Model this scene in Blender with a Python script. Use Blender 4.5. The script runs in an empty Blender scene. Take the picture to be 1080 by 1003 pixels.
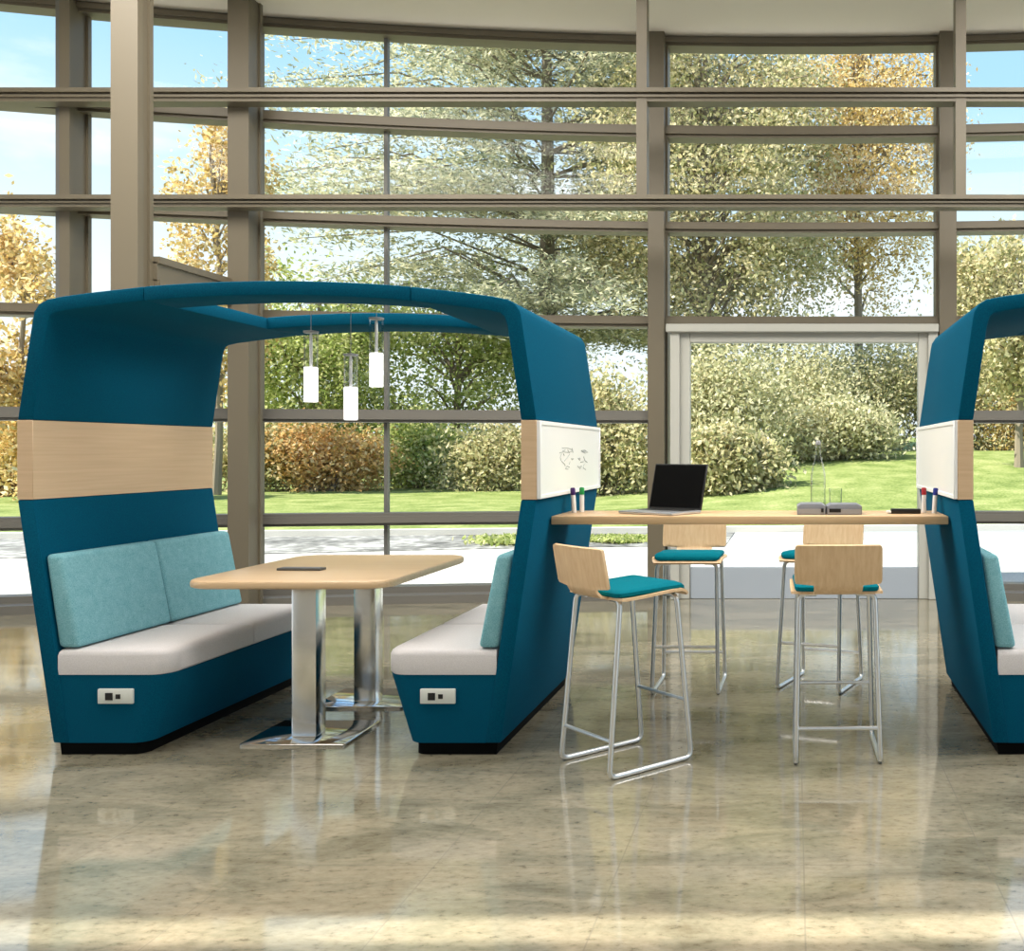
import bpy, bmesh, math, random
import numpy as np
from mathutils import Vector, Matrix
random.seed(7); rng = np.random.default_rng(11)
SC = bpy.context.scene
COL = SC.collection
PI = math.pi

# ------------------------------------------------------------------ materials
def new_mat(name):
    m = bpy.data.materials.new(name); m.use_nodes = True
    nt = m.node_tree; b = nt.nodes['Principled BSDF']
    return m, nt, b
def N(nt, t, **kw):
    n = nt.nodes.new(t)
    for k, v in kw.items():
        setattr(n, k, v)
    return n
def L(nt, a, b): nt.links.new(a, b)
def ramp(nt, stops, interp='LINEAR'):
    r = N(nt, 'ShaderNodeValToRGB'); e = r.color_ramp.elements; r.color_ramp.interpolation = interp
    while len(e) < len(stops): e.new(0.5)
    for x, (p, c) in zip(e, stops):
        x.position = p; x.color = (*c, 1)
    return r
def plain(name, col, rough=.5, metal=0, spec=.5, bump=0, bscale=200):
    m, nt, b = new_mat(name)
    b.inputs['Base Color'].default_value = (*col, 1)
    b.inputs['Roughness'].default_value = rough
    b.inputs['Metallic'].default_value = metal
    b.inputs['Specular IOR Level'].default_value = spec
    tc = N(nt, 'ShaderNodeTexCoord')
    n = N(nt, 'ShaderNodeTexNoise'); n.inputs['Scale'].default_value = bscale; n.inputs['Detail'].default_value = 3
    L(nt, tc.outputs['Object'], n.inputs['Vector'])
    mr = N(nt, 'ShaderNodeMapRange'); mr.inputs['To Min'].default_value = max(0.02, rough-.04); mr.inputs['To Max'].default_value = min(1, rough+.04)
    L(nt, n.outputs['Fac'], mr.inputs['Value']); L(nt, mr.outputs['Result'], b.inputs['Roughness'])
    if bump:
        bp = N(nt, 'ShaderNodeBump'); bp.inputs['Strength'].default_value = bump; bp.inputs['Distance'].default_value = .002
        L(nt, n.outputs['Fac'], bp.inputs['Height']); L(nt, bp.outputs['Normal'], b.inputs['Normal'])
    return m
def fabric(name, c1, c2, scale=260, bump=.25, heather=.0):
    m, nt, b = new_mat(name)
    tc = N(nt, 'ShaderNodeTexCoord')
    n = N(nt, 'ShaderNodeTexNoise'); n.inputs['Scale'].default_value = scale; n.inputs['Detail'].default_value = 2
    n2 = N(nt, 'ShaderNodeTexNoise'); n2.inputs['Scale'].default_value = 22; n2.inputs['Detail'].default_value = 6; n2.inputs['Roughness'].default_value = .75
    L(nt, tc.outputs['Object'], n.inputs['Vector']); L(nt, tc.outputs['Object'], n2.inputs['Vector'])
    mx = N(nt, 'ShaderNodeMath', operation='ADD'); ml = N(nt, 'ShaderNodeMath', operation='MULTIPLY'); ml.inputs[1].default_value = heather
    L(nt, n2.outputs['Fac'], ml.inputs[0]); L(nt, n.outputs['Fac'], mx.inputs[0]); L(nt, ml.outputs[0], mx.inputs[1])
    r = ramp(nt, [(.35+heather*.4, c1), (.65+heather*.6, c2)])
    L(nt, mx.outputs[0], r.inputs['Fac']); L(nt, r.outputs['Color'], b.inputs['Base Color'])
    b.inputs['Roughness'].default_value = .92; b.inputs['Specular IOR Level'].default_value = .08
    b.inputs['Sheen Weight'].default_value = 0
    bp = N(nt, 'ShaderNodeBump'); bp.inputs['Strength'].default_value = bump; bp.inputs['Distance'].default_value = .001
    L(nt, n.outputs['Fac'], bp.inputs['Height']); L(nt, bp.outputs['Normal'], b.inputs['Normal'])
    return m
def wood(name, c1, c2, axis='X', rough=.35):
    m, nt, b = new_mat(name)
    tc = N(nt, 'ShaderNodeTexCoord'); mp = N(nt, 'ShaderNodeMapping')
    s = {'X': (1.2, 45, 45), 'Y': (3, 1.2, 45), 'Z': (45, 45, 1.2)}[axis]
    mp.inputs['Scale'].default_value = s
    L(nt, tc.outputs['Object'], mp.inputs['Vector'])
    n = N(nt, 'ShaderNodeTexNoise'); n.inputs['Scale'].default_value = 1.6; n.inputs['Detail'].default_value = 5; n.inputs['Distortion'].default_value = .4
    L(nt, mp.outputs['Vector'], n.inputs['Vector'])
    r = ramp(nt, [(.3, c1), (.7, c2)])
    L(nt, n.outputs['Fac'], r.inputs['Fac']); L(nt, r.outputs['Color'], b.inputs['Base Color'])
    b.inputs['Roughness'].default_value = rough
    return m
def glass_pane(name, tint=(.97, .99, .985), refl=1.0, rough=.0):
    m = bpy.data.materials.new(name); m.use_nodes = True; nt = m.node_tree; nt.nodes.clear()
    o = N(nt, 'ShaderNodeOutputMaterial'); mx = N(nt, 'ShaderNodeMixShader'); t = N(nt, 'ShaderNodeBsdfTransparent'); g = N(nt, 'ShaderNodeBsdfGlossy')
    t.inputs['Color'].default_value = (*tint, 1); g.inputs['Roughness'].default_value = rough
    f = N(nt, 'ShaderNodeLayerWeight'); f.inputs['Blend'].default_value = .5
    pw = N(nt, 'ShaderNodeMath', operation='POWER'); pw.inputs[1].default_value = 4.0
    ml = N(nt, 'ShaderNodeMath', operation='MULTIPLY_ADD'); ml.inputs[1].default_value = .9*refl; ml.inputs[2].default_value = .008*refl
    L(nt, f.outputs['Facing'], pw.inputs[0]); L(nt, pw.outputs[0], ml.inputs[0]); L(nt, ml.outputs[0], mx.inputs['Fac'])
    L(nt, t.outputs[0], mx.inputs[1]); L(nt, g.outputs[0], mx.inputs[2]); L(nt, mx.outputs[0], o.inputs['Surface'])
    return m
def leaf_mat(name, stops, trans=.45):
    m = bpy.data.materials.new(name); m.use_nodes = True; nt = m.node_tree; nt.nodes.clear()
    o = N(nt, 'ShaderNodeOutputMaterial'); mx = N(nt, 'ShaderNodeMixShader'); d = N(nt, 'ShaderNodeBsdfDiffuse'); t = N(nt, 'ShaderNodeBsdfTranslucent')
    g = N(nt, 'ShaderNodeNewGeometry')
    r = ramp(nt, stops); L(nt, g.outputs['Random Per Island'], r.inputs['Fac'])
    L(nt, r.outputs['Color'], d.inputs['Color']); L(nt, r.outputs['Color'], t.inputs['Color'])
    mx.inputs['Fac'].default_value = trans
    L(nt, d.outputs[0], mx.inputs[1]); L(nt, t.outputs[0], mx.inputs[2]); L(nt, mx.outputs[0], o.inputs['Surface'])
    return m

M = {}
M['teal'] = fabric('teal upholstery', (.0, .063, .122), (.0, .091, .163))
M['seat_white'] = fabric('off white upholstery', (.60, .57, .57), (.68, .65, .65), bump=.1)
M['aqua'] = fabric('heathered aqua upholstery', (.13, .36, .42), (.30, .56, .62), heather=.5, bump=.35)
M['pad'] = fabric('turquoise pad', (.0, .12, .165), (.0, .155, .205))
M['plinth'] = plain('black plinth', (.002, .002, .002), .8, 0, .1)
M['maple'] = wood('maple band', (.62, .43, .26), (.70, .50, .32), 'Y')
M['table_wood'] = wood('maple table top', (.66, .45, .26), (.76, .55, .34), 'X', .3)
M['counter_wood'] = wood('maple counter', (.66, .42, .22), (.76, .52, .30), 'X', .3)
M['stool_wood'] = wood('maple plywood', (.68, .45, .25), (.78, .56, .34), 'Z', .35)
M['board'] = plain('whiteboard enamel', (.86, .86, .86), .3)
M['board_frame'] = plain('whiteboard rim', (.88, .88, .88), .35)
M['ink'] = plain('grey marker ink', (.42, .44, .43), .7)
M['chrome'] = plain('polished chrome', (.78, .78, .78), .09, 1)
M['brushed'] = plain('brushed chrome', (.80, .80, .79), .2, 1)
M['steel'] = plain('satin chrome tube', (.78, .79, .79), .34, 1)
M['outlet'] = plain('ivory plastic', (.72, .74, .69), .4)
M['black'] = plain('black plastic', (.006, .006, .006), .45)
M['screen'] = plain('laptop screen', (.003, .003, .003), .5, 0, .05)
M['grey'] = plain('grey plastic', (.19, .20, .23), .45)
M['lightgrey'] = plain('light grey plastic', (.32, .33, .35), .45)
M['darkgrey'] = plain('dark grey metal', (.12, .12, .11), .4)
M['alu'] = plain('laptop aluminium', (.55, .56, .58), .3, .8)
M['frame'] = plain('taupe painted steel', (.125, .105, .070), .45)
M['frame_cool_lit'] = plain('taupe steel cool light tint', (.135, .128, .112), .45)  # same taupe frame paint, cooler light on the lower frames put into the colour
M['door'] = plain('pale grey door metal', (.42, .42, .38), .4)
M['door_rail'] = plain('blue grey door metal', (.33, .37, .42), .35)
M['ceiling'] = plain('ceiling plaster', (.78, .72, .62), .9)
M['wall'] = plain('added unseen wall plaster', (.45, .43, .40), .9)
M['glass'] = glass_pane('window glass')
M['clear'] = glass_pane('clear tube glass', (.98, .985, .985), 1.7)
M['white'] = plain('white plastic', (.85, .85, .85), .4)
for n, c in (('purple', (.05, .01, .12)), ('green', (.01, .30, .06)), ('red', (.35, .01, .02)), ('blue', (.01, .02, .22))):
    M[n] = plain(n + ' cap', c, .4)
def emis_white():
    m, nt, b = new_mat('opal diffuser')
    b.inputs['Base Color'].default_value = (.92, .92, .93, 1); b.inputs['Roughness'].default_value = .3
    b.inputs['Emission Color'].default_value = (1, .98, 1, 1); b.inputs['Emission Strength'].default_value = .55
    return m
M['opal'] = emis_white()

def floor_mat():
    m, nt, b = new_mat('polished travertine tile')
    tc = N(nt, 'ShaderNodeTexCoord')
    br = N(nt, 'ShaderNodeTexBrick'); br.offset = 0
    mp = N(nt, 'ShaderNodeMapping'); mp.inputs['Location'].default_value = (-.03, -.21, 0)
    L(nt, tc.outputs['Object'], mp.inputs['Vector']); L(nt, mp.outputs['Vector'], br.inputs['Vector'])
    br.inputs['Scale'].default_value = 1; br.inputs['Brick Width'].default_value = .6; br.inputs['Row Height'].default_value = .6
    br.inputs['Mortar Size'].default_value = .0028; br.inputs['Mortar Smooth'].default_value = .2
    br.inputs['Color1'].default_value = (0, 0, 0, 1); br.inputs['Color2'].default_value = (1, 1, 1, 1); br.inputs['Mortar'].default_value = (.5, .5, .5, 1)
    n1 = N(nt, 'ShaderNodeTexNoise'); n1.inputs['Scale'].default_value = 1.5; n1.inputs['Detail'].default_value = 8; n1.inputs['Roughness'].default_value = .65; n1.inputs['Distortion'].default_value = .8
    mp1 = N(nt, 'ShaderNodeMapping'); mp1.inputs['Scale'].default_value = (1, 2.6, 1)
    L(nt, tc.outputs['Object'], mp1.inputs['Vector']); L(nt, mp1.outputs['Vector'], n1.inputs['Vector'])
    n2 = N(nt, 'ShaderNodeTexNoise'); n2.inputs['Scale'].default_value = 22; n2.inputs['Detail'].default_value = 6; n2.inputs['Roughness'].default_value = .7
    mp2 = N(nt, 'ShaderNodeMapping'); mp2.inputs['Scale'].default_value = (1, 1.8, 1)
    L(nt, tc.outputs['Object'], mp2.inputs['Vector']); L(nt, mp2.outputs['Vector'], n2.inputs['Vector'])
    r1 = ramp(nt, [(.28, (.12, .105, .07)), (.44, (.215, .20, .145)), (.6, (.31, .275, .20)), (.8, (.20, .20, .155))])
    L(nt, n1.outputs['Fac'], r1.inputs['Fac'])
    r2 = ramp(nt, [(.32, (.30, .29, .26)), (.43, (.80, .79, .76)), (.6, (1, 1, 1))])
    L(nt, n2.outputs['Fac'], r2.inputs['Fac'])
    mul = N(nt, 'ShaderNodeMix', data_type='RGBA', blend_type='MULTIPLY'); mul.inputs['Factor'].default_value = .75
    L(nt, r1.outputs['Color'], mul.inputs['A']); L(nt, r2.outputs['Color'], mul.inputs['B'])
    # tile to tile variation
    r4 = ramp(nt, [(0, (.93, .93, .93)), (1, (1.0, 1.0, 1.0))]); L(nt, br.outputs['Color'], r4.inputs['Fac'])
    mul3 = N(nt, 'ShaderNodeMix', data_type='RGBA', blend_type='MULTIPLY'); mul3.inputs['Factor'].default_value = 1
    L(nt, mul.outputs['Result'], mul3.inputs['A']); L(nt, r4.outputs['Color'], mul3.inputs['B'])
    mul2 = N(nt, 'ShaderNodeMix', data_type='RGBA', blend_type='MIX'); mul2.inputs['B'].default_value = (.17, .155, .12, 1)
    mf = N(nt, 'ShaderNodeMath', operation='MULTIPLY'); mf.inputs[1].default_value = .55
    L(nt, br.outputs['Fac'], mf.inputs[0]); L(nt, mf.outputs[0], mul2.inputs['Factor'])
    L(nt, mul3.outputs['Result'], mul2.inputs['A']); L(nt, mul2.outputs['Result'], b.inputs['Base Color'])
    rr = N(nt, 'ShaderNodeMapRange'); rr.inputs['To Min'].default_value = .04; rr.inputs['To Max'].default_value = .10
    L(nt, n1.outputs['Fac'], rr.inputs['Value']); L(nt, rr.outputs['Result'], b.inputs['Roughness'])
    b.inputs['IOR'].default_value = 1.95
    bp = N(nt, 'ShaderNodeBump'); bp.inputs['Strength'].default_value = .05; bp.inputs['Distance'].default_value = .002
    n3 = N(nt, 'ShaderNodeTexNoise'); n3.inputs['Scale'].default_value = 5; n3.inputs['Detail'].default_value = 3
    L(nt, tc.outputs['Object'], n3.inputs['Vector']); L(nt, n3.outputs['Fac'], bp.inputs['Height']); L(nt, bp.outputs['Normal'], b.inputs['Normal'])
    return m
M['floor'] = floor_mat()
def ground_mat(name, stops, s1, s2, rough=.9):
    m, nt, b = new_mat(name)
    tc = N(nt, 'ShaderNodeTexCoord')
    n1 = N(nt, 'ShaderNodeTexNoise'); n1.inputs['Scale'].default_value = s1; n1.inputs['Detail'].default_value = 6
    n2 = N(nt, 'ShaderNodeTexNoise'); n2.inputs['Scale'].default_value = s2; n2.inputs['Detail'].default_value = 4
    L(nt, tc.outputs['Object'], n1.inputs['Vector']); L(nt, tc.outputs['Object'], n2.inputs['Vector'])
    ad = N(nt, 'ShaderNodeMix', data_type='FLOAT'); ad.inputs['Factor'].default_value = .5
    L(nt, n1.outputs['Fac'], ad.inputs['A']); L(nt, n2.outputs['Fac'], ad.inputs['B'])
    r = ramp(nt, stops); L(nt, ad.outputs['Result'], r.inputs['Fac']); L(nt, r.outputs['Color'], b.inputs['Base Color'])
    b.inputs['Roughness'].default_value = rough; b.inputs['Specular IOR Level'].default_value = .1
    return m
M['pave'] = ground_mat('pale concrete paving', [(.35, (.40, .385, .36)), (.65, (.56, .545, .515))], .6, 30)
M['lawn'] = ground_mat('mown grass', [(.36, (.10, .14, .035)), (.5, (.20, .245, .075)), (.64, (.34, .345, .15))], 1.4, 18)
M['shade_paint'] = ground_mat('painted tree shade', [(.38, (.09, .088, .085)), (.5, (.22, .215, .205)), (.6, (.42, .41, .39))], .9, 6)  # grey mottling painted as dappled tree shade on the paving
M['curb'] = plain('concrete curb', (.55, .53, .49), .9)
M['bark'] = plain('grey brown bark', (.24, .20, .15), .9, 0, .2, .6, 20)
GOLD = [(0, (.40, .31, .11)), (.3, (.70, .50, .20)), (.7, (.84, .65, .34)), (1, (.90, .82, .60))]
GREEN = [(0, (.18, .25, .06)), (.4, (.40, .46, .15)), (.8, (.60, .62, .28)), (1, (.74, .72, .42))]
CEDAR = [(0, (.24, .27, .17)), (.4, (.48, .49, .34)), (.75, (.70, .66, .46)), (1, (.85, .79, .60))]
MIXED = [(0, (.24, .25, .11)), (.35, (.50, .49, .27)), (.7, (.72, .62, .36)), (1, (.84, .75, .54))]
ORANGE = [(0, (.28, .23, .08)), (.3, (.60, .38, .15)), (.7, (.80, .53, .25)), (1, (.84, .70, .45))]
PALE = [(0, (.28, .28, .14)), (.4, (.55, .55, .33)), (.75, (.76, .69, .45)), (1, (.88, .82, .62))]
for k, v in (('pale', PALE), ('gold', GOLD), ('green_leaf', GREEN), ('cedar', CEDAR), ('mixed', MIXED), ('orange', ORANGE)):
    M[k] = leaf_mat(k + ' leaves', v)

# ------------------------------------------------------------------ mesh helpers
class MB:
    def __init__(s): s.v = []; s.f = []
    def add(s, vs, fs):
        o = len(s.v); s.v += [tuple(p) for p in vs]; s.f += [tuple(i+o for i in f) for f in fs]; return s
    def box(s, x0, x1, y0, y1, z0, z1):
        vs = [(x, y, z) for z in (z0, z1) for y in (y0, y1) for x in (x0, x1)]
        return s.add(vs, [(0, 2, 3, 1), (4, 5, 7, 6), (0, 1, 5, 4), (2, 6, 7, 3), (0, 4, 6, 2), (1, 3, 7, 5)])
    def strip(s, outer, inner, y0, y1):
        """solid between two XZ polylines of equal length, extruded in Y"""
        n = len(outer); vs = []
        for (xo, zo), (xi, zi) in zip(outer, inner):
            vs += [(xo, y0, zo), (xi, y0, zi), (xi, y1, zi), (xo, y1, zo)]
        fs = [(0, 1, 2, 3), (4*n-1, 4*n-2, 4*n-3, 4*n-4)]
        for i in range(n-1):
            a, b = 4*i, 4*i+4
            for k in range(4):
                k2 = (k+1) % 4
                fs.append((a+k, b+k, b+k2, a+k2))
        return s.add(vs, fs)
    def loft(s, rings, cap=True):
        n = len(rings[0]); vs = [p for r in rings for p in r]; fs = []
        for i in range(len(rings)-1):
            for k in range(n):
                k2 = (k+1) % n
                fs.append((i*n+k, i*n+k2, (i+1)*n+k2, (i+1)*n+k))
        if cap:
            fs.append(tuple(reversed(range(n)))); fs.append(tuple(range((len(rings)-1)*n, len(rings)*n)))
        return s.add(vs, fs)
    def tube(s, path, r, seg=10, taper=None):
        P = [Vector(p) for p in path]; rings = []
        up = None
        for i, p in enumerate(P):
            d = (P[min(i+1, len(P)-1)] - P[max(i-1, 0)]).normalized()
            if up is None:
                up = d.orthogonal().normalized()
            else:
                up = (up - d*up.dot(d))
                up = up.normalized() if up.length > 1e-6 else d.orthogonal().normalized()
            w = d.cross(up)
            rr = r if taper is None else r*(1+(taper-1)*i/(len(P)-1))
            rings.append([tuple(p + (up*math.cos(a) + w*math.sin(a))*rr) for a in [2*PI*k/seg for k in range(seg)]])
        return s.loft(rings)
    def lathe(s, prof, cx=0, cy=0, seg=24):
        rings = [[(cx + r*math.cos(2*PI*k/seg), cy + r*math.sin(2*PI*k/seg), z) for k in range(seg)] for r, z in prof]
        return s.loft(rings)
    def xf(s, mat):
        s.v = [tuple(mat @ Vector(p)) for p in s.v]; return s
    def build(s, name, mat, parent=None, bevel=0, seg=2, smooth=True, loc=None):
        me = bpy.data.meshes.new(name)
        bm = bmesh.new()
        vs = [bm.verts.new(p) for p in s.v]
        for f in s.f:
            try: bm.faces.new([vs[i] for i in f])
            except ValueError: pass
        bmesh.ops.recalc_face_normals(bm, faces=bm.faces)
        if bevel:
            es = [e for e in bm.edges if len(e.link_faces) == 2 and e.calc_face_angle(0) > .5]
            bmesh.ops.bevel(bm, geom=es, offset=bevel, segments=seg, affect='EDGES', profile=.5, clamp_overlap=True)
        for f in bm.faces: f.smooth = smooth
        if smooth:
            for e in bm.edges:
                if len(e.link_faces) == 2 and e.calc_face_angle(0) > .7: e.smooth = False
        bm.to_mesh(me); bm.free()
        me.materials.append(mat)
        o = bpy.data.objects.new(name, me); COL.objects.link(o)
        if parent is not None: o.parent = parent
        if loc: o.location = loc
        return o
def empty(name, loc, label, cat, group=None, rz=0):
    o = bpy.data.objects.new(name, None); o.empty_display_size = .1
    o.location = loc; o.rotation_euler = (0, 0, rz); COL.objects.link(o)
    return tag(o, label, cat, group)
def tag(o, label, cat, group=None, kind=None):
    o['label'] = label; o['category'] = cat
    if group: o['group'] = group
    if kind: o['kind'] = kind
    return o
def struct(o, label=None, cat=None):
    o['kind'] = 'structure'
    if label: o['label'] = label
    if cat: o['category'] = cat
    return o
def fillet(path, r, n=5):
    P = [Vector(p) for p in path]; out = [P[0]]
    for i in range(1, len(P)-1):
        a = (P[i-1]-P[i]); b = (P[i+1]-P[i]); d = min(r, a.length*.49, b.length*.49)
        p0 = P[i]+a.normalized()*d; p2 = P[i]+b.normalized()*d
        for k in range(n+1):
            t = k/n; out.append(p0*(1-t)**2 + P[i]*2*t*(1-t) + p2*t*t)
    out.append(P[-1]); return out
def rrect(x0, x1, y0, y1, r, z, n=6):
    pts = []
    for cx, cy, a0 in ((x1-r, y0+r, -PI/2), (x1-r, y1-r, 0), (x0+r, y1-r, PI/2), (x0+r, y0+r, PI)):
        for k in range(n+1):
            a = a0 + PI/2*k/n; pts.append((cx+r*math.cos(a), cy+r*math.sin(a), z))
    return pts

# ------------------------------------------------------------------ the glazed hall
def Yg(x): return 9.19 - x*x/50
XL, XR = -12.0, 8.5
XS = [XL + (XR-XL)*i/60 for i in range(61)]
def arc_bar(x0, x1, d0, d1, z0, z1, n=None):
    """bar following the curved glass line; d0..d1 are offsets from it in Y"""
    n = n or max(2, int((x1-x0)/.25)); m = MB(); rings = []
    for i in range(n+1):
        x = x0+(x1-x0)*i/n; y = Yg(x)
        rings.append([(x, y+d0, z0), (x, y+d1, z0), (x, y+d1, z1), (x, y+d0, z1)])
    return m.loft(rings)
# floor slab with curved edge
m = MB(); top = [(x, Yg(x)+.06, 0) for x in XS]
ring_t = [(XL, -4, 0), (XR, -4, 0)] + list(reversed(top)); ring_b = [(x, y, -.028) for x, y, z in ring_t]
m.loft([ring_b, ring_t]); struct(m.build('floor', M['floor'], smooth=False), 'polished beige travertine tile floor', 'floor')
CZ = 5.15
def slab(y0a, y0b, y1f, z0, z1):
    m = MB(); e = [(x, y1f(x)) for x in XS]
    r = [(XL, y0a), (XR, y0b)] + list(reversed(e))
    return m.loft([[(x, y, z0) for x, y in r], [(x, y, z1) for x, y in r]])
struct(slab(.90, 1.18, lambda x: Yg(x)+.1, CZ, CZ+.2).build('ceiling', M['ceiling'], smooth=False), 'white curved ceiling soffit above the glazing', 'ceiling')
# transoms following the curve
TR = [(5.06, 5.149), (4.22, 4.33), (3.35, 3.445), (2.48, 2.58), (1.60, 1.714), (.68, .79)]
DOORL, DOORR = -1.10, 1.28
ti = 1
for z0, z1 in TR:
    mat = M['frame'] if z0 > 2 else M['frame_cool_lit']
    m = MB()
    spans = [(XL, XR)] if z0 > 2.4 else [(XL, -1.22), (1.40, XR)]
    for a, b in spans:
        g = arc_bar(a, b, -.13, .05, z0, z1); m.add(g.v, g.f)
        g = arc_bar(a, b, -.16, -.13, z0+.025, z1-.025); m.add(g.v, g.f)
    struct(m.build('trim_%d' % ti, mat, smooth=False), 'curved horizontal glazing transom', 'window frame'); ti += 1
# bottom sill
m = MB()
for a, b in ((XL, -1.22), (1.40, XR)):
    g = arc_bar(a, b, -.30, .05, 0, .075); m.add(g.v, g.f)
    g = arc_bar(a, b, -.12, .05, .075, .13); m.add(g.v, g.f)
struct(m.build('trim_%d' % ti, M['frame_cool_lit'], smooth=False), 'low sill along the foot of the curved glazing', 'sill'); ti += 1
# glazing mullions
MUL = [(-10.2, .12), (-8.0, .12), (-6.13, .10), (-4.78, .12), (-3.68, .032), (-1.255, .185), (1.39, .19), (4.03, .19), (6.5, .19)]
for x, w in MUL:
    y = Yg(x); m = MB()
    if w < .1:
        m.box(x-w/2, x+w/2, y-.045, y+.01, .13, 5.06)
    else:
        m.box(x-w/2, x+w/2, y-.12, y+.05, .0, 5.15); m.box(x-w/2+.02, x+w/2-.02, y-.22, y-.12, 0, 5.15)
    struct(m.build('trim_%d' % ti, M['frame'] if w > .1 else M['darkgrey'], smooth=False), 'vertical glazing mullion', 'window frame'); ti += 1
# glass bays
edges = [XL] + [q[0] for q in MUL] + [XR]
for i in range(len(edges)-1):
    a, b = edges[i], edges[i+1]; m = MB()
    zs = [.10] + [ (z0+z1)/2 for z0, z1 in reversed(TR)]
    door_bay = abs(a + 1.255) < .01
    for j in range(len(zs)-1):
        if door_bay and zs[j+1] < 2.6: continue
        g = arc_bar(a, b, -.02, -.008, zs[j]+.02, zs[j+1]-.02, 6); m.add(g.v, g.f)
    struct(m.build('window_%d' % (i+1), M['glass'], smooth=False), 'curved bay of clear window glass', 'window')
# door in the middle bay
yd = 9.0
d = bpy.data.objects.new('door_1', None); d.location = (.08, yd, 0); COL.objects.link(d); struct(d, 'pale grey framed glass door onto the terrace', 'door')
m = MB(); m.box(-1.18, -1.03, -.05, .06, 0, 2.47); m.box(1.045, 1.20, -.05, .06, 0, 2.47); m.box(-1.03, 1.045, -.05, .06, 2.33, 2.47)
m.box(-1.205, -1.12, -.09, -.05, 0, 2.42); m.box(1.13, 1.215, -.09, -.05, 0, 2.42)
m.build('door_frame', M['door'], d, .006, 1)
m = MB(); m.box(-1.24, 1.22, -.13, -.05, 2.415, 2.49); m.build('header_box', M['door'], d, .008, 1)
m = MB(); m.box(-1.03, 1.045, -.03, .03, .0, .285); m.build('bottom_rail', M['door_rail'], d, .005, 1)
m = MB(); m.box(-1.03, 1.045, -.006, .006, .285, 2.33); m.build('glass_pane', M['glass'], d, smooth=False)
# straight beams, hangers and columns inside the glass
for z0, z1 in ((4.203, 4.303), (3.34, 3.432)):
    m = MB(); m.box(-7.6, 7.0, 8.06, 8.2, z0, z1-.01); m.box(-7.6, 7.0, 8.04, 8.22, z0+.03, z1-.05); m.box(-7.6, 7.0, 8.02, 8.24, z1-.035, z1)
    struct(m.build('trim_%d' % ti, M['frame'], smooth=False), 'straight horizontal steel beam crossing the glazing', 'beam'); ti += 1
for px in (677.5, 1012.5):
    x = (px-838)*8.1/1040; m = MB(); m.box(x-.043, x+.043, 8.055, 8.175, 3.42, 5.15)
    struct(m.build('trim_%d' % ti, M['frame'], smooth=False), 'slim vertical steel hanger from the ceiling', 'beam'); ti += 1
m = MB(); m.box(-6.115, -6.03, 8.2, 8.245, 0, 5.15); m.box(-6.095, -6.05, 8.24, 8.46, 0, 5.15); m.box(-6.115, -6.03, 8.42, 8.46, 0, 5.15)
struct(m.build('trim_%d' % ti, M['frame'], smooth=False), 'steel column at the far left of the glazing', 'column'); ti += 1
m = MB(); m.box(-4.715, -4.54, 8.2, 8.26, 0, 5.15); m.box(-4.69, -4.555, 8.25, 8.42, 0, 5.15); m.box(-4.715, -4.54, 8.38, 8.42, 0, 5.15)
struct(m.build('trim_%d' % ti, M['frame'], smooth=False), 'tall steel column behind the left booth', 'column'); ti += 1
m = MB(); m.box(-4.925, -4.73, 7.1, 7.16, 0, 5.15); m.box(-4.91, -4.75, 7.15, 7.24, 0, 5.15); m.box(-4.925, -4.73, 7.235, 7.275, 0, 5.15)
struct(m.build('trim_%d' % ti, M['frame'], smooth=False), 'front steel column left of the booth roof', 'column'); ti += 1
m = MB(); m.box(-4.80, -4.70, 7.27, 8.2, 2.60, 2.74); m.box(-4.82, -4.68, 7.27, 8.2, 2.73, 2.78); m.box(-4.82, -4.68, 7.27, 8.2, 2.56, 2.61)
struct(m.build('trim_%d' % ti, M['frame'], smooth=False), 'short steel beam tying the front column back', 'beam'); ti += 1
# unseen wall behind the camera, added to darken the booth fronts
m = MB(); m.box(XL, XR, -4.1, -4, 0, 4.2); struct(m.build('added_wall_back', M['wall'], smooth=False))
# unseen roof strip; the slot in front is added to cast a sun strip
m = MB(); m.loft([[(XL, -4, CZ), (XR, -4, CZ), (XR, .91, CZ), (XL, .72, CZ)], [(XL, -4, CZ+.2), (XR, -4, CZ+.2), (XR, .91, CZ+.2), (XL, .72, CZ+.2)]])
struct(m.build('ceiling', M['ceiling'], smooth=False), 'unseen ceiling strip behind the slot added for the sun strip', 'ceiling')

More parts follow.
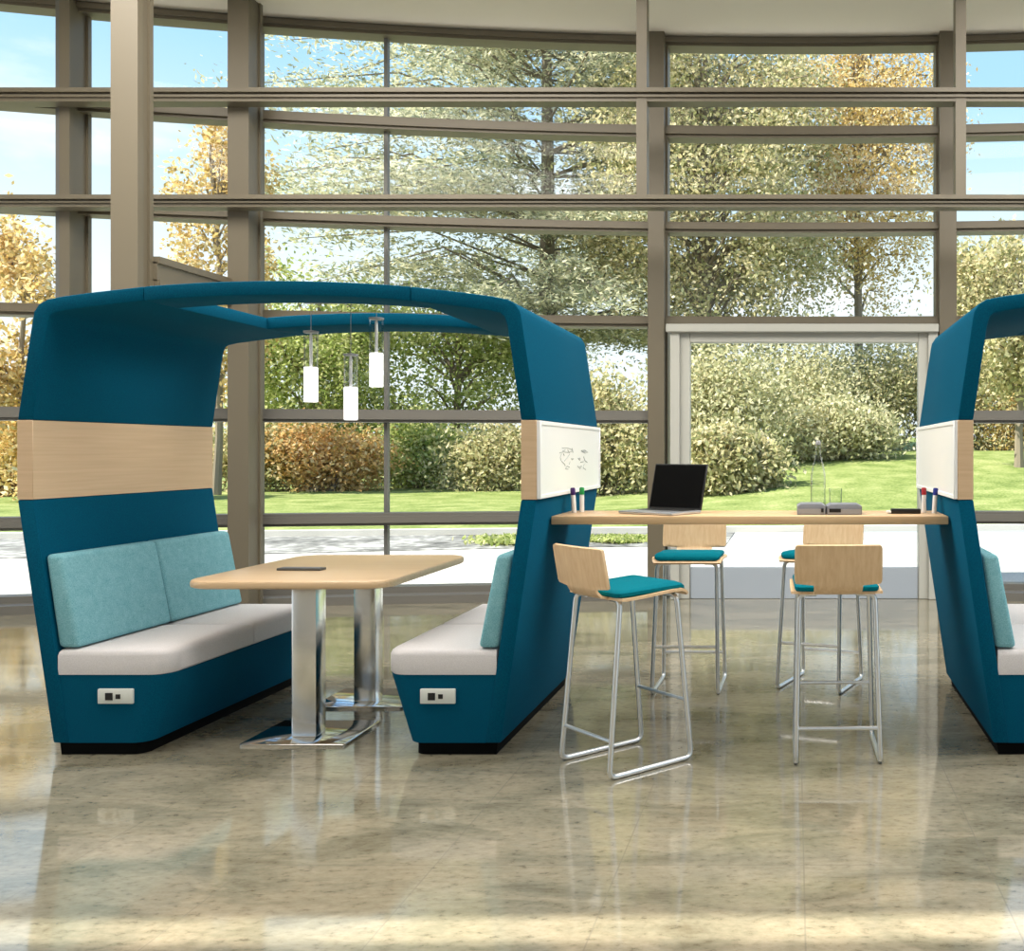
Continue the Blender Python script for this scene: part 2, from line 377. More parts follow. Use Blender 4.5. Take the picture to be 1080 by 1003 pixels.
# ------------------------------------------------------------------ booths
FY, BY = 4.36, 5.71
HD = (BY-FY)/2
def sh(z):                                   # outer half width of the lower shell at height z
    return .99 + (z-.055)*.1476
TH = .07
def make_booth(cx, label, drawing, board_side):
    root = empty('seating_booth', (cx, (FY+BY)/2, 0), label, 'booth', 'teal upholstered booths')
    for s in (-1, 1):
        S = lambda pts: [(s*x, z) for x, z in pts]
        MB().strip(S([(.99, .055), (1.149, 1.132)]), S([(.99-TH, .055), (1.149-TH, 1.132)]), -HD, HD).build('lower_panel', M['teal'], root, .008)
        b = MB().strip(S([(1.149, 1.132), (1.149, 1.484)]), S([(1.149-TH, 1.132), (1.149-TH, 1.484)]), -HD, HD).build('wood_band', M['maple'], root, .002, 1)
        outer = [(1.149, 1.484), (1.083, 1.93), (1.076, 1.965), (1.055, 1.998), (1.02, 2.018), (.95, 2.032), (.8, 2.052), (.59, 2.075)]
        inner = [(1.149-TH, 1.484), (1.018, 1.90), (1.011, 1.925), (1.002, 1.945), (.985, 1.958), (.93, 1.970), (.79, 1.988), (.59, 2.012)]
        MB().strip(S(outer), S(inner), -HD, HD).build('upper_panel', M['teal'], root, .008)
        # bench
        def ring(xin, xout, y0, y1, r, z, rn=6):
            pts = [(s*xout, y0, z)]
            for k in range(rn+1):
                a = PI/2*k/rn
                pts.append((s*(xin + r - r*math.sin(a)), y0 + r - r*math.cos(a), z))
            pts += [(s*xin, y1, z), (s*xout, y1, z)]
            return pts
        MB().loft([ring(.575, sh(.055)-TH+.004, -HD+.006, HD-.01, .07, .055), ring(.478, sh(.356)-TH+.004, -HD+.006, HD-.01, .085, .356)]).build('bench_base', M['teal'], root)
        MB().loft([ring(.60, .965, -HD+.018, HD-.03, .06, .0), ring(.60, .972, -HD+.018, HD-.03, .06, .055)]).build('plinth', M['plinth'], root)
        mid = .0
        for (y0, y1, r) in ((-HD+.003, mid-.002, .085), (mid+.002, HD-.01, .02)):
            zs = [(.357, .010, 0), (.368, .0, 0), (.44, .0, 0), (.456, .006, .006), (.465, .018, .018), (.468, .035, .035)]
            MB().loft([ring(.474+ins, sh(.41)-TH-.002-ins*.3, y0+iy, y1-iy, r, z) for z, ins, iy in zs]).build('seat_cushion', M['seat_white'], root)
        z0, z1 = .472, .888
        for (y0, y1) in ((-HD+.014, -.002), (.002, HD-.03)):
            xo0, xo1 = sh(z0)-TH-.003, sh(z1)-TH-.003
            MB().strip(S([(xo0, z0), (xo1, z1)]), S([(xo0-.095, z0), (xo1-.075, z1)]), y0, y1).build('backrest_cushion', M['aqua'], root, .022, 4)
        # power outlet on the bench front
        xc = s*.712
        oc = MB().box(xc-.078, xc+.078, -HD-.006, -HD+.008, .230, .296).build('power_outlet', M['outlet'], root, .004, 2)
        for dx, w in ((-.026, .016), (.014, .010)):
            MB().box(xc+dx-w, xc+dx+w, -HD-.0085, -HD-.004, .263-w, .263+w).build('socket', M['black'], oc)
        # whiteboard on the outside face
        if s != board_side: continue
        wb = MB().box(*sorted((s*1.1485, s*1.160)), -HD+.021, HD-.021, 1.151, 1.465).build('whiteboard', M['board'], root)
        m = MB(); xa, xb = sorted((s*1.1488, s*1.166))
        m.box(xa, xb, -HD+.0005, -HD+.022, 1.134, 1.482); m.box(xa, xb, HD-.022, HD-.002, 1.134, 1.482)
        m.box(xa, xb, -HD+.022, HD-.022, 1.134, 1.152); m.box(xa, xb, -HD+.022, HD-.022, 1.464, 1.482)
        m.build('rim', M['board_frame'], wb, .002, 1)
        if drawing and s == 1:
            m = MB()
            def yz(px, py):                   # photo position on the board plane X = cx+1.16
                Y = 1040*(cx+1.16)/(px-838); return (Y-(FY+BY)/2, 1.35+(475-py)*Y/1040)
            def stroke(pts, w=.0035):
                q = [(1.1605, *yz(*p)) for p in pts]; m.tube(q, w, 5)
            def at(cxp, cyp): return (570+cxp*65/1003, 450+cyp*65/1003)
            A = [[(350, 350), (420, 345), (480, 360), (520, 380)], [(310, 425), (380, 410), (450, 420), (520, 400)], [(510, 350), (525, 420)],
                 [(340, 440), (320, 500), (330, 550)], [(370, 440), (385, 470)], [(470, 450), (430, 510), (385, 560)], [(500, 520), (535, 520), (520, 540), (500, 520)],
                 [(340, 560), (390, 610), (400, 640)], [(480, 570), (465, 610)], [(400, 690), (430, 640), (470, 660)], [(450, 690), (420, 690)],
                 [(400, 380), (360, 400)], [(440, 380), (470, 430)]]
            Bb = [[(660, 390), (720, 380), (770, 420), (720, 430), (670, 400)], [(690, 400), (750, 400)], [(610, 520), (645, 510), (640, 545), (612, 520)],
                  [(700, 490), (720, 550), (760, 580)], [(650, 580), (700, 570)], [(600, 640), (640, 685), (670, 640), (620, 660)], [(710, 610), (690, 670), (735, 700)]]
            for st in A + Bb: stroke([at(*p) for p in st], .0022)
            m.build('marker_drawing', M['ink'], wb)
    # roof frame: front and back beam around the open skylight
    xs = [-.59 + 1.18*i/12 for i in range(13)]
    zo = lambda x: 2.100 - .025*(x/.59)**2
    for y0, y1, nm in ((-HD, -HD+.24, 'roof_beam'), (HD-.33, HD, 'roof_beam')):
        MB().strip([(x, zo(x)) for x in xs], [(x, zo(x)-.063) for x in xs], y0, y1).build(nm, M['teal'], root, .006)
    return root
CX1, CX2 = -2.289, 1.87
b1 = make_booth(CX1, 'left teal upholstered booth with table and pendant lamps inside', True, 1)
b2 = make_booth(CX2, 'right teal upholstered booth cut off by the photo edge', False, -1)
MB().box(-.10, .34, -HD+.24, -HD+.46, 2.066, 2.08).build('lamp_plate', M['darkgrey'], b1)

# ------------------------------------------------------------------ pendant lamps
PY = 4.76
for px, zb, zt, zg, lb in ((328, 1.583, 1.752, 1.92, 'leftmost of three white cylinder pendant lamps in the booth'), (370, 1.496, 1.656, 1.81, 'lowest, middle white cylinder pendant lamp in the booth'),
                      (397, 1.656, 1.820, 1.985, 'highest, rightmost white cylinder pendant lamp in the booth')):
    x = (px-838)*PY/1040
    r = empty('pendant_lamp', (x, PY, zb), lb, 'lamp', 'pendant lamps in the left booth')
    MB().lathe([(.004, 0), (.029, 0), (.032, .004), (.032, zt-zb-.004), (.029, zt-zb), (.004, zt-zb)]).build('diffuser', M['opal'], r)
    m = MB(); m.loft([[(ro*math.cos(2*PI*k/24), ro*math.sin(2*PI*k/24), z) for k in range(24)] for ro, z in ((.0315, zt-zb), (.0315, zg-zb), (.0285, zg-zb), (.0285, zt-zb))], cap=False)
    m.build('glass_tube', M['clear'], r)
    MB().lathe([(.007, zt-zb-.002), (.007, zg-zb-.02), (.003, zg-zb)], seg=10).build('lamp_stem', M['white'], r)
    MB().tube([(0, 0, zg-zb-.01), (0, 0, 2.0655-zb)], .0016, 6).build('cable', M['lightgrey'], r)
    MB().lathe([(.0325, zg-zb-.004), (.0345, zg-zb), (.0345, zg-zb+.005), (.0285, zg-zb+.006), (.004, zg-zb+.006)]).build('rim', M['lightgrey'], r)

# ------------------------------------------------------------------ booth table
tb = empty('booth_table', (-2.29, 5.0, 0), 'maple topped table on two chrome pedestals inside the left booth', 'table')
tx0, tx1, ty0, ty1 = -.485, .45, -.555, .58
def tring(ins, z): return rrect(tx0+ins, tx1-ins, ty0+ins, ty1-ins, .11, z, 8)
MB().loft([tring(.012, .722), tring(.002, .728), tring(0, .736), tring(0, .748), tring(.003, .756), tring(.009, .76)]).build('table_top', M['table_wood'], tb)
for yy, nm in ((-.35, 'front'), (.30, 'back')):
    p = MB().box(-.058, .058, yy-.05, yy+.05, .012, .715).build('pedestal', M['brushed'], tb, .006, 2)
    MB().loft([rrect(-.24, .24, yy-.20+.04, yy+.20+.04, .008, z, 3) for z in (0, .010)]+[rrect(-.237, .237, yy-.157, yy+.237, .008, .013, 3)]).build('base_plate', M['chrome'], p)
    MB().box(-.2, .2, yy-.03, yy+.03, .712, .724).build('top_bracket', M['darkgrey'], tb)
pm = empty('power_module', (-2.43, 4.86, .76), 'flat dark grey slab lying on the booth table top', 'power module')
pm.rotation_euler = (0, 0, -.05)
MB().box(-.11, .11, -.03, .03, 0, .012).build('housing', M['darkgrey'], pm, .003, 2)
MB().box(-.095, .095, -.02, .02, .012, .0135).build('inlay', M['grey'], pm)

# ------------------------------------------------------------------ standing-height counter
ct = empty('counter', (-.21, 4.865, 0), 'long maple standing counter bridging the two booths', 'counter')
MB().box(-.938, .936, -.215, .215, 1.0, 1.04).build('counter_top', M['counter_wood'], ct, .004, 2)
for s, x in ((-1, -.946), (1, .950)):
    m = MB(); m.box(min(x, x-s*.12), max(x, x-s*.12), .03, .18, .992, 1.0); m.build('bracket', M['darkgrey'], ct)

# ------------------------------------------------------------------ bar stools
def stool_meshes(root):
    # side frames: sled tubes (local: +Y is the front of the seat)
    for s in (-1, 1):
        xt, xb = s*.165, s*.182
        path = fillet([(s*.09, -.135, .727), (xt, -.14, .727), (xb, -.205, .011), (xb+.010, .215, .011), (xt+.005, .15, .722), (s*.09, .145, .722)], .035, 5)
        MB().tube(path, .0112, 10).build('sled_leg', M['steel'], root)
    lr = .155; k = lambda y0, y1, z: y0 + (y1-y0)*(z/.72)
    MB().tube([(-.178, k(-.205, -.14, lr), lr), (.178, k(-.205, -.14, lr), lr)], .0085, 8).build('foot_rail', M['steel'], root)
    fr = .262
    MB().tube([(-.176, k(.215, .15, fr), fr), (.176, k(.215, .15, fr), fr)], .0085, 8).build('foot_rail', M['steel'], root)
    # plywood shell
    prof = [(.205, .728, .185), (.190, .742, .193), (.165, .749, .197), (.10, .748, .199), (.0, .740, .20), (-.08, .735, .20), (-.13, .734, .20), (-.150, .7355, .199),
            (-.156, .737, .105), (-.185, .745, .103), (-.205, .762, .104), (-.213, .778, .106), (-.2145, .783, .183), (-.218, .795, .188), (-.228, .85, .188), (-.238, .90, .187), (-.244, .935, .186), (-.246, .946, .182), (-.2475, .950, .174)]
    rows = 9; top = []; bot = []
    P = [Vector((y, z)) for y, z, w in prof]
    vs = []; fs = []
    for i, (y, z, w) in enumerate(prof):
        t = (P[min(i+1, len(P)-1)]-P[max(i-1, 0)]).normalized(); n = Vector((-t.y, t.x))     # outward / downward normal
        if n.y > 0 and i < 8: n = -n
        if i >= 8: n = Vector((t.y*-1, t.x)) if Vector((-t.y, t.x)).x < 0 else Vector((t.y, -t.x))
        for side in (0, 1):
            q = P[i] + n*(.0115*side)
            for j in range(rows):
                u = -1+2*j/(rows-1)
                curve = .012*(u*u) if i >= 12 else 0
                vs.append((u*w, q.x+curve, q.y + (.004*u*u if 1 < i < 8 else 0)))
    idx = lambda i, side, j: (i*2+side)*rows+j
    for i in range(len(prof)-1):
        for j in range(rows-1):
            fs.append((idx(i, 0, j), idx(i+1, 0, j), idx(i+1, 0, j+1), idx(i, 0, j+1)))
            fs.append((idx(i, 1, j), idx(i, 1, j+1), idx(i+1, 1, j+1), idx(i+1, 1, j)))
        for j in (0, rows-1):
            fs.append((idx(i, 0, j), idx(i, 1, j), idx(i+1, 1, j), idx(i+1, 0, j)))
    for i in (0, len(prof)-1):
        for j in range(rows-1):
            fs.append((idx(i, 0, j), idx(i, 0, j+1), idx(i, 1, j+1), idx(i, 1, j)))
    m = MB(); m.add(vs, fs); m.build('plywood_shell', M['stool_wood'], root)
    # pad, following the seat
    def sz(y): return .7495 - .012*max(0, min(1, (.12-y)/.22)) - (.016*min(1, (y-.15)/.05)**2 if y > .15 else 0)
    rings = []
    ys = [-.172, -.165, -.14, -.08, 0, .08, .14, .172, .182]
    for (ins, h) in ((.006, .001), (0, .008), (0, .020), (.008, .027), (.03, .031)):
        ring = []
        R = rrect(-.183+ins, .183-ins, -.165+ins, .199-ins, .03, 0, 6)
        for x, y, _ in R: ring.append((x, y, sz(y)+h))
        rings.append(ring)
    MB().loft(rings).build('seat_pad', M['pad'], root)
def copy_thing(o, loc, rz, label):
    c = o.copy(); COL.objects.link(c); c.location = loc; c.rotation_euler = (0, 0, rz); c['label'] = label
    for ch in o.children:
        d_ = ch.copy(); COL.objects.link(d_); d_.parent = c
    return c
stool = empty('bar_stool', (-.74, 4.30, 0), 'maple bar stool turned sideways at the front, nearest the left booth', 'stool', 'bar stools at the counter', rz=-math.radians(45))
stool_meshes(stool)
copy_thing(stool, (-.595, 5.65, 0), PI, 'bar stool behind the counter, under the laptop, facing the camera')
copy_thing(stool, (.155, 5.70, 0), PI - math.radians(20), 'bar stool behind the counter, half hidden by the stool in front')
copy_thing(stool, (.180, 4.43, 0), math.radians(2), 'bar stool in front of the counter with its back to the camera')

# ------------------------------------------------------------------ things on the counter
CT = 1.04
lp = empty('laptop', (-.600, 4.94, CT), 'open laptop with black screen on the left half of the counter', 'laptop', rz=-math.radians(31))
MB().box(-.165, .165, -.235, 0, .002, .016).build('base', M['alu'], lp, .004, 2)
MB().box(-.14, .14, -.12, -.02, .016, .0175).build('keyboard', M['black'], lp)
ms = MB().box(-.165, .165, -.005, .004, 0, .232); ms.xf(Matrix.Translation((0, .0, .015)) @ Matrix.Rotation(-math.radians(14), 4, 'X'))
ms.build('lid', M['black'], lp, .002, 1)
ms = MB().box(-.157, .157, -.0065, -.0045, .008, .224); ms.xf(Matrix.Translation((0, .0, .015)) @ Matrix.Rotation(-math.radians(14), 4, 'X'))
ms.build('screen', M['screen'], lp)
bt = empty('glass_bottle', (.119, 4.98, CT), 'tall clear glass bottle standing behind the grey boxes', 'bottle')
m = MB(); outer = [(.03, .0), (.037, .004), (.0385, .02), (.0385, .17), (.036, .20), (.028, .235), (.019, .265), (.0145, .285), (.0135, .325), (.0155, .327), (.0155, .338), (.012, .339)]
inn = [(.011, .338), (.011, .285), (.025, .235), (.0355, .17), (.0355, .012), (.004, .010)]
m.lathe(outer + inn).build('bottle_glass', M['clear'], bt)
MB().lathe([(.004, .336), (.0135, .340), (.0135, .352), (.008, .360), (.003, .360)], seg=16).build('stopper', M['lightgrey'], bt)
dg = empty('drinking_glass', (.207, 4.98, CT), 'small clear drinking glass beside the tall bottle', 'glass')
MB().lathe([(.026, 0), (.030, .003), (.034, .118), (.0325, .118), (.0285, .010), (.003, .009)]).build('tumbler', M['clear'], dg)
for (x0, x1, y0, y1, h, lb) in ((.012, .150, 4.745, 4.93, .052, 'plain grey flat box, left of the two on the counter'), (.155, .325, 4.745, 4.93, .050, 'grey flat box with black mark, right of the two on the counter')):
    g = empty('desk_box', ((x0+x1)/2, (y0+y1)/2, CT), lb, 'box', 'grey boxes on the counter')
    w = (x1-x0)/2; dp = (y1-y0)/2
    MB().loft([rrect(-w, w, -dp, dp, .006, 0, 3), rrect(-w, w, -dp, dp, .006, h*.8, 3), rrect(-w+.018, w-.018, -dp+.004, dp-.01, .006, h, 3)]).build('housing', M['grey'] , g)
    MB().box(-w+.004, w-.004, -dp-.0015, -dp+.002, h*.08, h*.55).build('front_panel', M['lightgrey'], g)
    if x0 < .1: MB().box(w-.022, w-.010, -dp-.003, -dp+.002, .012, .030).build('button', M['black'], g)
    else: MB().box(-w+.012, -w+.068, -dp-.003, -dp+.002, .012, .029).build('button', M['black'], g)
er = empty('whiteboard_eraser', (.545, 4.84, CT), 'black flat eraser block lying near the right end of the counter', 'eraser')
MB().box(-.072, .072, -.025, .025, 0, .024).build('felt_block', M['black'], er, .004, 2)
MB().box(-.094, -.072, -.022, .022, .003, .014).build('white_tip', M['white'], er, .002, 1)
for x, y, c, lb, tx, ty in ((-1.095, 4.90, 'purple', 'white marker with purple cap at the left end of the counter', -.05, .05), (-1.064, 4.935, 'green', 'white marker with green cap at the left end of the counter', .0, .03),
                    (.643, 4.90, 'red', 'white marker with red cap at the right end of the counter', .0, 0), (.688, 4.86, 'blue', 'white marker with blue cap at the right end of the counter', .06, 0)):
    g = empty('marker', (x, y, CT+.0006), lb, 'marker', 'whiteboard markers on the counter')
    g.rotation_euler = (ty, tx, 0)
    MB().lathe([(.004, 0), (.0105, .0), (.0115, .004), (.0115, .088), (.004, .089)], seg=16).build('barrel', M['white'], g)
    MB().lathe([(.004, .0885), (.0125, .089), (.0125, .118), (.010, .124), (.003, .125)], seg=16).build('cap', M[c], g)

# ------------------------------------------------------------------ outdoors
def sstep(a, b, t):
    t = max(0., min(1., (t-a)/(b-a))); return t*t*(3-2*t)
def terrain(x, y):
    return sstep(16, 34, y)*(.15 + 1.15*sstep(-5, 1, x)) + .9*sstep(32, 70, y)
m = MB(); m.box(-60, 60, -30, 16.6, -.06, -.03); struct(m.build('pavement', M['pave'], smooth=False), 'pale concrete terrace outside the glazing', 'pavement')
def lawn_edge(x): return 16.2 + 1.1*math.sin(x*.11+.6)
m = MB(); nx, ny = 80, 40; vs = []; fs = []
for j in range(ny+1):
    for i in range(nx+1):
        x = -70+140*i/nx; y0 = lawn_edge(x); y = y0 + (90-y0)*(j/ny)**1.6
        vs.append((x, y, terrain(x, y) + (.03 if j else .0)))
for j in range(ny):
    for i in range(nx):
        a = j*(nx+1)+i; fs.append((a, a+1, a+nx+2, a+nx+1))
m.add(vs, fs); struct(m.build('lawn', M['lawn']), 'sloping green lawn beyond the terrace', 'lawn')
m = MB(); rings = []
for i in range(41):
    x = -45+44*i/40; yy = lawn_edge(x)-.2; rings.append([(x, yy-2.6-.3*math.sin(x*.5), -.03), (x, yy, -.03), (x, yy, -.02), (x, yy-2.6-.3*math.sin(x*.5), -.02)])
m.loft(rings); struct(m.build('path', M['shade_paint'], smooth=False), 'grey mottled strip painted as tree shade along the lawn edge', 'path')  # thin dark strip laid on the terrace in place of tree shadows
m = MB(); rings = []
for i in range(81):
    x = -40+80*i/80; y = lawn_edge(x); rings.append([(x, y-.18, -.03), (x, y+.02, -.03), (x, y+.02, .07), (x, y-.18, .07)])
m.loft(rings); struct(m.build('curb', M['curb'], smooth=False), 'pale curb between terrace and lawn', 'curb')

def leaves_obj(name, pts, size, mat, parent, flat=0., aspect=.55):
    n = len(pts)
    u = rng.normal(size=(n, 3)); u[:, 2] *= (1-flat); u /= np.linalg.norm(u, axis=1, keepdims=True)
    w = rng.normal(size=(n, 3)); w[:, 2] *= (1-flat); w -= u*(w*u).sum(1, keepdims=True); w /= np.linalg.norm(w, axis=1, keepdims=True)
    s = (size*rng.uniform(.6, 1.3, n))[:, None]
    V = np.empty((n, 4, 3)); V[:, 0] = pts-u*s; V[:, 1] = pts+w*s*aspect; V[:, 2] = pts+u*s; V[:, 3] = pts-w*s*aspect
    me = bpy.data.meshes.new(name)
    me.vertices.add(n*4); me.vertices.foreach_set('co', V.reshape(-1).astype(np.float32))
    me.loops.add(n*4); me.loops.foreach_set('vertex_index', np.arange(n*4, dtype=np.int32))
    me.polygons.add(n); me.polygons.foreach_set('loop_start', np.arange(0, n*4, 4, dtype=np.int32)); me.polygons.foreach_set('loop_total', np.full(n, 4, dtype=np.int32))
    me.update(); me.validate(); me.materials.append(mat)
    o = bpy.data.objects.new(name, me); COL.objects.link(o); o.parent = parent
    return o
def W(px, Y): return (px-838)*Y/1040
def ZP(py, Y): return 1.35 + (475-py)*Y/1040

def broadleaf(px, Y, top_py, low_py, half_px, mat, n, label, leaf=.11, clusters=40, spread=.16, group='trees beyond the lawn', squash=1.0, seed=0):
    r = random.Random(seed+int(px)); x = W(px, Y); g = terrain(x, Y)
    root = empty('broadleaf_tree', (x, Y, g), label, 'tree', group)
    zt, zl = ZP(top_py, Y)-g, ZP(low_py, Y)-g; zc = (zt+zl)/2; rz = (zt-zl)/2; rx = half_px*Y/1040
    tm = MB(); tr = .045*rx+.06
    tm.tube([(0, 0, -.1), (r.uniform(-.1, .1), 0, zl*.6), (r.uniform(-.2, .2), 0, zc), (r.uniform(-.3, .3), 0, zt-.25*rz)], tr, 8, .25)
    C = []
    for i in range(clusters):
        while True:
            a, b, c = r.uniform(-1, 1), r.uniform(-1, 1), r.uniform(-1, 1)
            q = a*a+b*b+c*c
            if .12 < q < 1: break
        p = (a*rx, b*rx*.8, zc+c*rz*squash); C.append(p)
        st = max(zl*.6, min(zc+.3*rz, p[2]-.35*rx)); tm.tube([(0, 0, st), (p[0]*.5, p[1]*.5, (st+p[2])/2+.1*rz), p], tr*.28, 5, .3)
    tm.build('trunk', M['bark'], root)
    C = np.array(C); k = rng.integers(0, len(C), n)
    pts = C[k] + rng.normal(size=(n, 3))*np.array([rx, rx*.8, rz])*spread
    leaves_obj('foliage', pts, leaf, mat, root)
    return root
def conifer(px, Y, top_py, half_px, mat, n, label, tiers=16, leaf=.10, low=1.6):
    r = random.Random(3+int(px)); x = W(px, Y); g = terrain(x, Y)
    root = empty('cedar_tree', (x, Y, g), label, 'tree', 'trees beyond the lawn')
    zt = ZP(top_py, Y)-g; R = half_px*Y/1040
    tm = MB(); tm.tube([(0, 0, -.1), (.1, 0, zt*.5), (0, 0, zt)], .42, 8, .2)
    P = []
    per = []
    for t in range(tiers):
        f = t/(tiers-1); z = low + (zt-low)*f; Rt = R*(.78+.3*math.sin(f*PI*.9))*(1-.45*f**2)
        for b in range(9):
            a = r.uniform(0, 2*PI); l = Rt*r.uniform(.55, 1); dz = r.uniform(-.35, .15)*l*.3
            mid = (math.cos(a)*l*.5, math.sin(a)*l*.5, z+.12*l); end = (math.cos(a)*l, math.sin(a)*l, z+dz)
            tm.tube([(0, 0, z-.2), mid, end], .055, 5, .25); per.append(((0, 0, z-.2), mid, end, l))
    tm.build('trunk', M['bark'], root)
    Ls = np.array([p[3] for p in per]); k = rng.choice(len(per), n, p=Ls/Ls.sum()); t = rng.uniform(.18, 1.02, n)[:, None]
    A = np.array([p[0] for p in per])[k]; B = np.array([p[1] for p in per])[k]; E = np.array([p[2] for p in per])[k]
    pts = A*(1-t)**2 + 2*B*t*(1-t) + E*t*t
    pts += rng.normal(size=(n, 3))*np.array([.65, .65, .19])
    leaves_obj('foliage', pts, leaf, mat, root, .55, .3)
    return root
def shrub(px, Y, top_py, half_px, mat, n, label, leaf=.10, group='shrubs along the lawn', name='shrub', zbase=None):
    r = random.Random(9+int(px)); x = W(px, Y); g = terrain(x, Y)
    root = empty(name, (x, Y, g), label, 'shrub', group)
    h = ZP(top_py, Y)-g; R = half_px*Y/1040; tm = MB()
    C = []
    for i in range(16):
        a = r.uniform(0, 2*PI); q = r.uniform(0, .85)*R; z = h*r.uniform(.25, .85)*(1-.35*(q/R))
        p = (math.cos(a)*q, math.sin(a)*q*.7, z); C.append(p); tm.tube([(p[0]*.2, p[1]*.2, -.05), (p[0]*.6, p[1]*.6, z*.6), p], .03, 5, .4)
    tm.build('stems', M['bark'], root)
    C = np.array(C); k = rng.integers(0, len(C), n)
    pts = C[k] + rng.normal(size=(n, 3))*np.array([R*.26, R*.2, h*.17]); pts[:, 2] = np.abs(pts[:, 2])
    leaves_obj('foliage', pts, leaf, mat, root)
    return root

conifer(575, 38, -130, 320, M['cedar'], 150000, 'huge grey green cedar with layered horizontal branches beyond the terrace', 20, .125, 5.2)
broadleaf(905, 39, -10, 330, 100, M['gold'], 34000, 'tall golden autumn tree in the centre right, above the door', .085, 70, .14)
broadleaf(28, 24, 232, 520, 60, M['gold'], 11000, 'pale golden tree at the left edge of the photo', .08, 30, .15)
broadleaf(228, 27, 125, 420, 62, M['gold'], 8500, 'sparse golden tree beside the tall column', .08, 40, .13)
broadleaf(1075, 27, 240, 430, 75, M['mixed'], 16000, 'olive green tree at the right edge, over the right booth', .08, 36, .15)
broadleaf(330, 33, 290, 470, 110, M['green_leaf'], 20000, 'fresh green leafy tree behind the booth table', .09, 44, .17)
broadleaf(480, 36, 300, 480, 105, M['green_leaf'], 16000, 'darker green leafy tree behind the pendant lamps', .09, 44, .17)
broadleaf(745, 35, -20, 400, 140, M['mixed'], 52000, 'olive and yellow tree behind the cedar', .09, 90, .13)
for a in ((15, 27, 438, 45, 'orange', 'orange leaved shrub at the left edge of the lawn'), (150, 29, 440, 75, 'orange', 'orange shrub hidden behind the left booth wall'), (262, 29, 446, 50, 'mixed', 'olive shrub beside the tall column behind the booth'),
          (338, 29, 444, 60, 'orange', 'orange shrub seen through the middle of the booth'), (440, 31, 440, 65, 'green_leaf', 'green shrub behind the right half of the booth'), (530, 30, 446, 62, 'mixed', 'olive shrub beside the right booth wall'),
          (640, 27, 400, 70, 'mixed', 'yellow green shrub left of the door'), (755, 28, 362, 85, 'pale', 'tall pale olive shrub behind the laptop'), (770, 23.5, 450, 50, 'mixed', 'low olive shrub in front of the tall one at the laptop'),
          (850, 33, 350, 90, 'pale', 'large pale olive bush at the middle of the door view'), (935, 35, 346, 85, 'mixed', 'pale yellow bush at the right of the door view'), (880, 29.5, 425, 60, 'pale', 'low pale bush at the foot of the large olive bush'),
          (1020, 36, 350, 75, 'mixed', 'olive bush behind the edge of the right booth'), (1095, 35, 360, 70, 'gold', 'yellow bush seen inside the right booth')):
    shrub(a[0], a[1], a[2], a[3], M[a[4]], 16000 if a[0] > 600 else 10000, a[5], .075)
for px, Y, hp, lb in ((555, 14.6, 60, 'low ground cover plant on the terrace behind the table'), (655, 14.9, 40, 'low ground cover plant on the terrace beside the door')):
    shrub(px, Y, 566, hp, M['green_leaf'], 2500, lb, .05, 'ground cover on the terrace', 'ground_cover')

# ------------------------------------------------------------------ light, sky, camera
w = bpy.data.worlds.new('World'); SC.world = w; w.use_nodes = True; nt = w.node_tree; nt.nodes.clear()
o = N(nt, 'ShaderNodeOutputWorld'); bg = N(nt, 'ShaderNodeBackground'); tc = N(nt, 'ShaderNodeTexCoord')
sx = N(nt, 'ShaderNodeSeparateXYZ'); L(nt, tc.outputs['Generated'], sx.inputs[0])
r = ramp(nt, [(0, (.78, .84, .88)), (.15, (.80, .89, .95)), (.22, (.66, .83, .96)), (.34, (.39, .65, .93)), (.8, (.20, .44, .84))]); L(nt, sx.outputs['Z'], r.inputs['Fac'])
mp = N(nt, 'ShaderNodeMapping'); mp.inputs['Scale'].default_value = (3.2, 3.2, 8); L(nt, tc.outputs['Generated'], mp.inputs['Vector'])
cn = N(nt, 'ShaderNodeTexNoise'); cn.inputs['Scale'].default_value = 1.1; cn.inputs['Detail'].default_value = 7; cn.inputs['Roughness'].default_value = .55
L(nt, mp.outputs['Vector'], cn.inputs['Vector'])
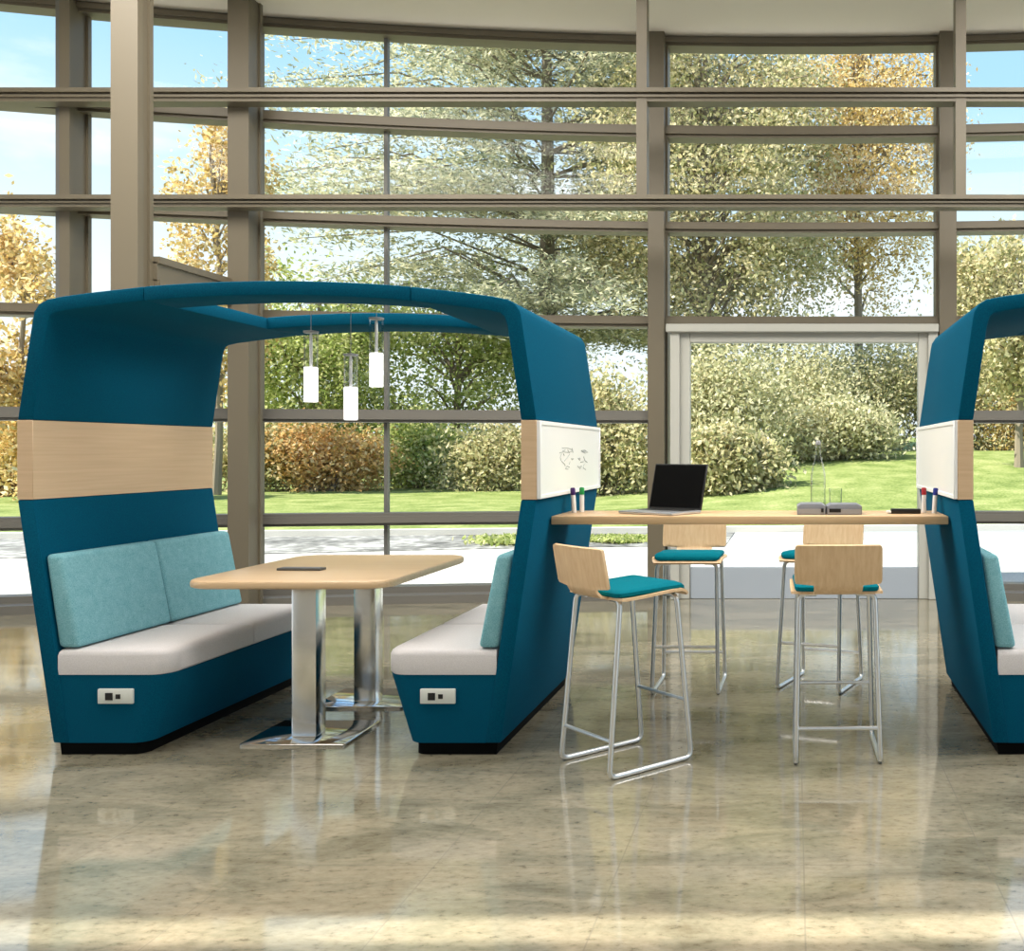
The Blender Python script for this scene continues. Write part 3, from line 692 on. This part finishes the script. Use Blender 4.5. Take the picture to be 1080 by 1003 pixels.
cr = ramp(nt, [(.55, (0, 0, 0)), (.72, (1, 1, 1))]); L(nt, cn.outputs['Fac'], cr.inputs['Fac'])
mx = N(nt, 'ShaderNodeMix', data_type='RGBA'); mx.inputs['B'].default_value = (.95, .96, .98, 1)
L(nt, cr.outputs['Color'], mx.inputs['Factor']); L(nt, r.outputs['Color'], mx.inputs['A']); L(nt, mx.outputs['Result'], bg.inputs['Color'])
bg.inputs['Strength'].default_value = .8; L(nt, bg.outputs[0], o.inputs['Surface'])
sun = bpy.data.lights.new('sun', 'SUN'); sun.energy = 7.0; sun.angle = math.radians(.6); sun.color = (1, .93, .80)
so = bpy.data.objects.new('sun', sun); COL.objects.link(so)
dirv = Vector((.56, .28, -.78)); so.rotation_euler = dirv.to_track_quat('-Z', 'Y').to_euler()
for i, (x, y, e) in enumerate(((-3.6, 2.3, 9), (-.2, 2.6, 14), (3.4, 2.3, 9), (-.2, 5.0, 25), (3.2, 4.9, 270), (-3.7, 4.9, 280), (-2.3, 7.2, 18), (2.6, 7.2, 18), (-6.2, 5.2, 30))):  # unseen area lights without fixtures, added to brighten the hall and booth sides
    a = bpy.data.lights.new('fill_light', 'AREA'); a.shape = 'RECTANGLE'; a.size = 2.6 if e < 100 else 4.2; a.size_y = 1.5 if e < 100 else 4.0; a.energy = e; a.color = (1, .95, .88)
    ao = bpy.data.objects.new('fill_light', a); ao.location = (x, y, 5.08); COL.objects.link(ao)
cam = bpy.data.cameras.new('camera'); co = bpy.data.objects.new('camera', cam); COL.objects.link(co); SC.camera = co
co.location = (0, 0, 1.35); co.rotation_euler = (PI/2, 0, 0)
cam.sensor_fit = 'HORIZONTAL'; cam.sensor_width = 36; cam.lens = 1040*36/1080
cam.shift_x = -(838-540)/1080; cam.shift_y = -(501.5-475)/1080; cam.clip_start = .05; cam.clip_end = 300
SC.view_settings.view_transform = 'Standard'; SC.view_settings.look = 'None'; SC.view_settings.gamma = 1
SC.view_settings.use_curve_mapping = False; SC.view_settings.exposure = 0.75
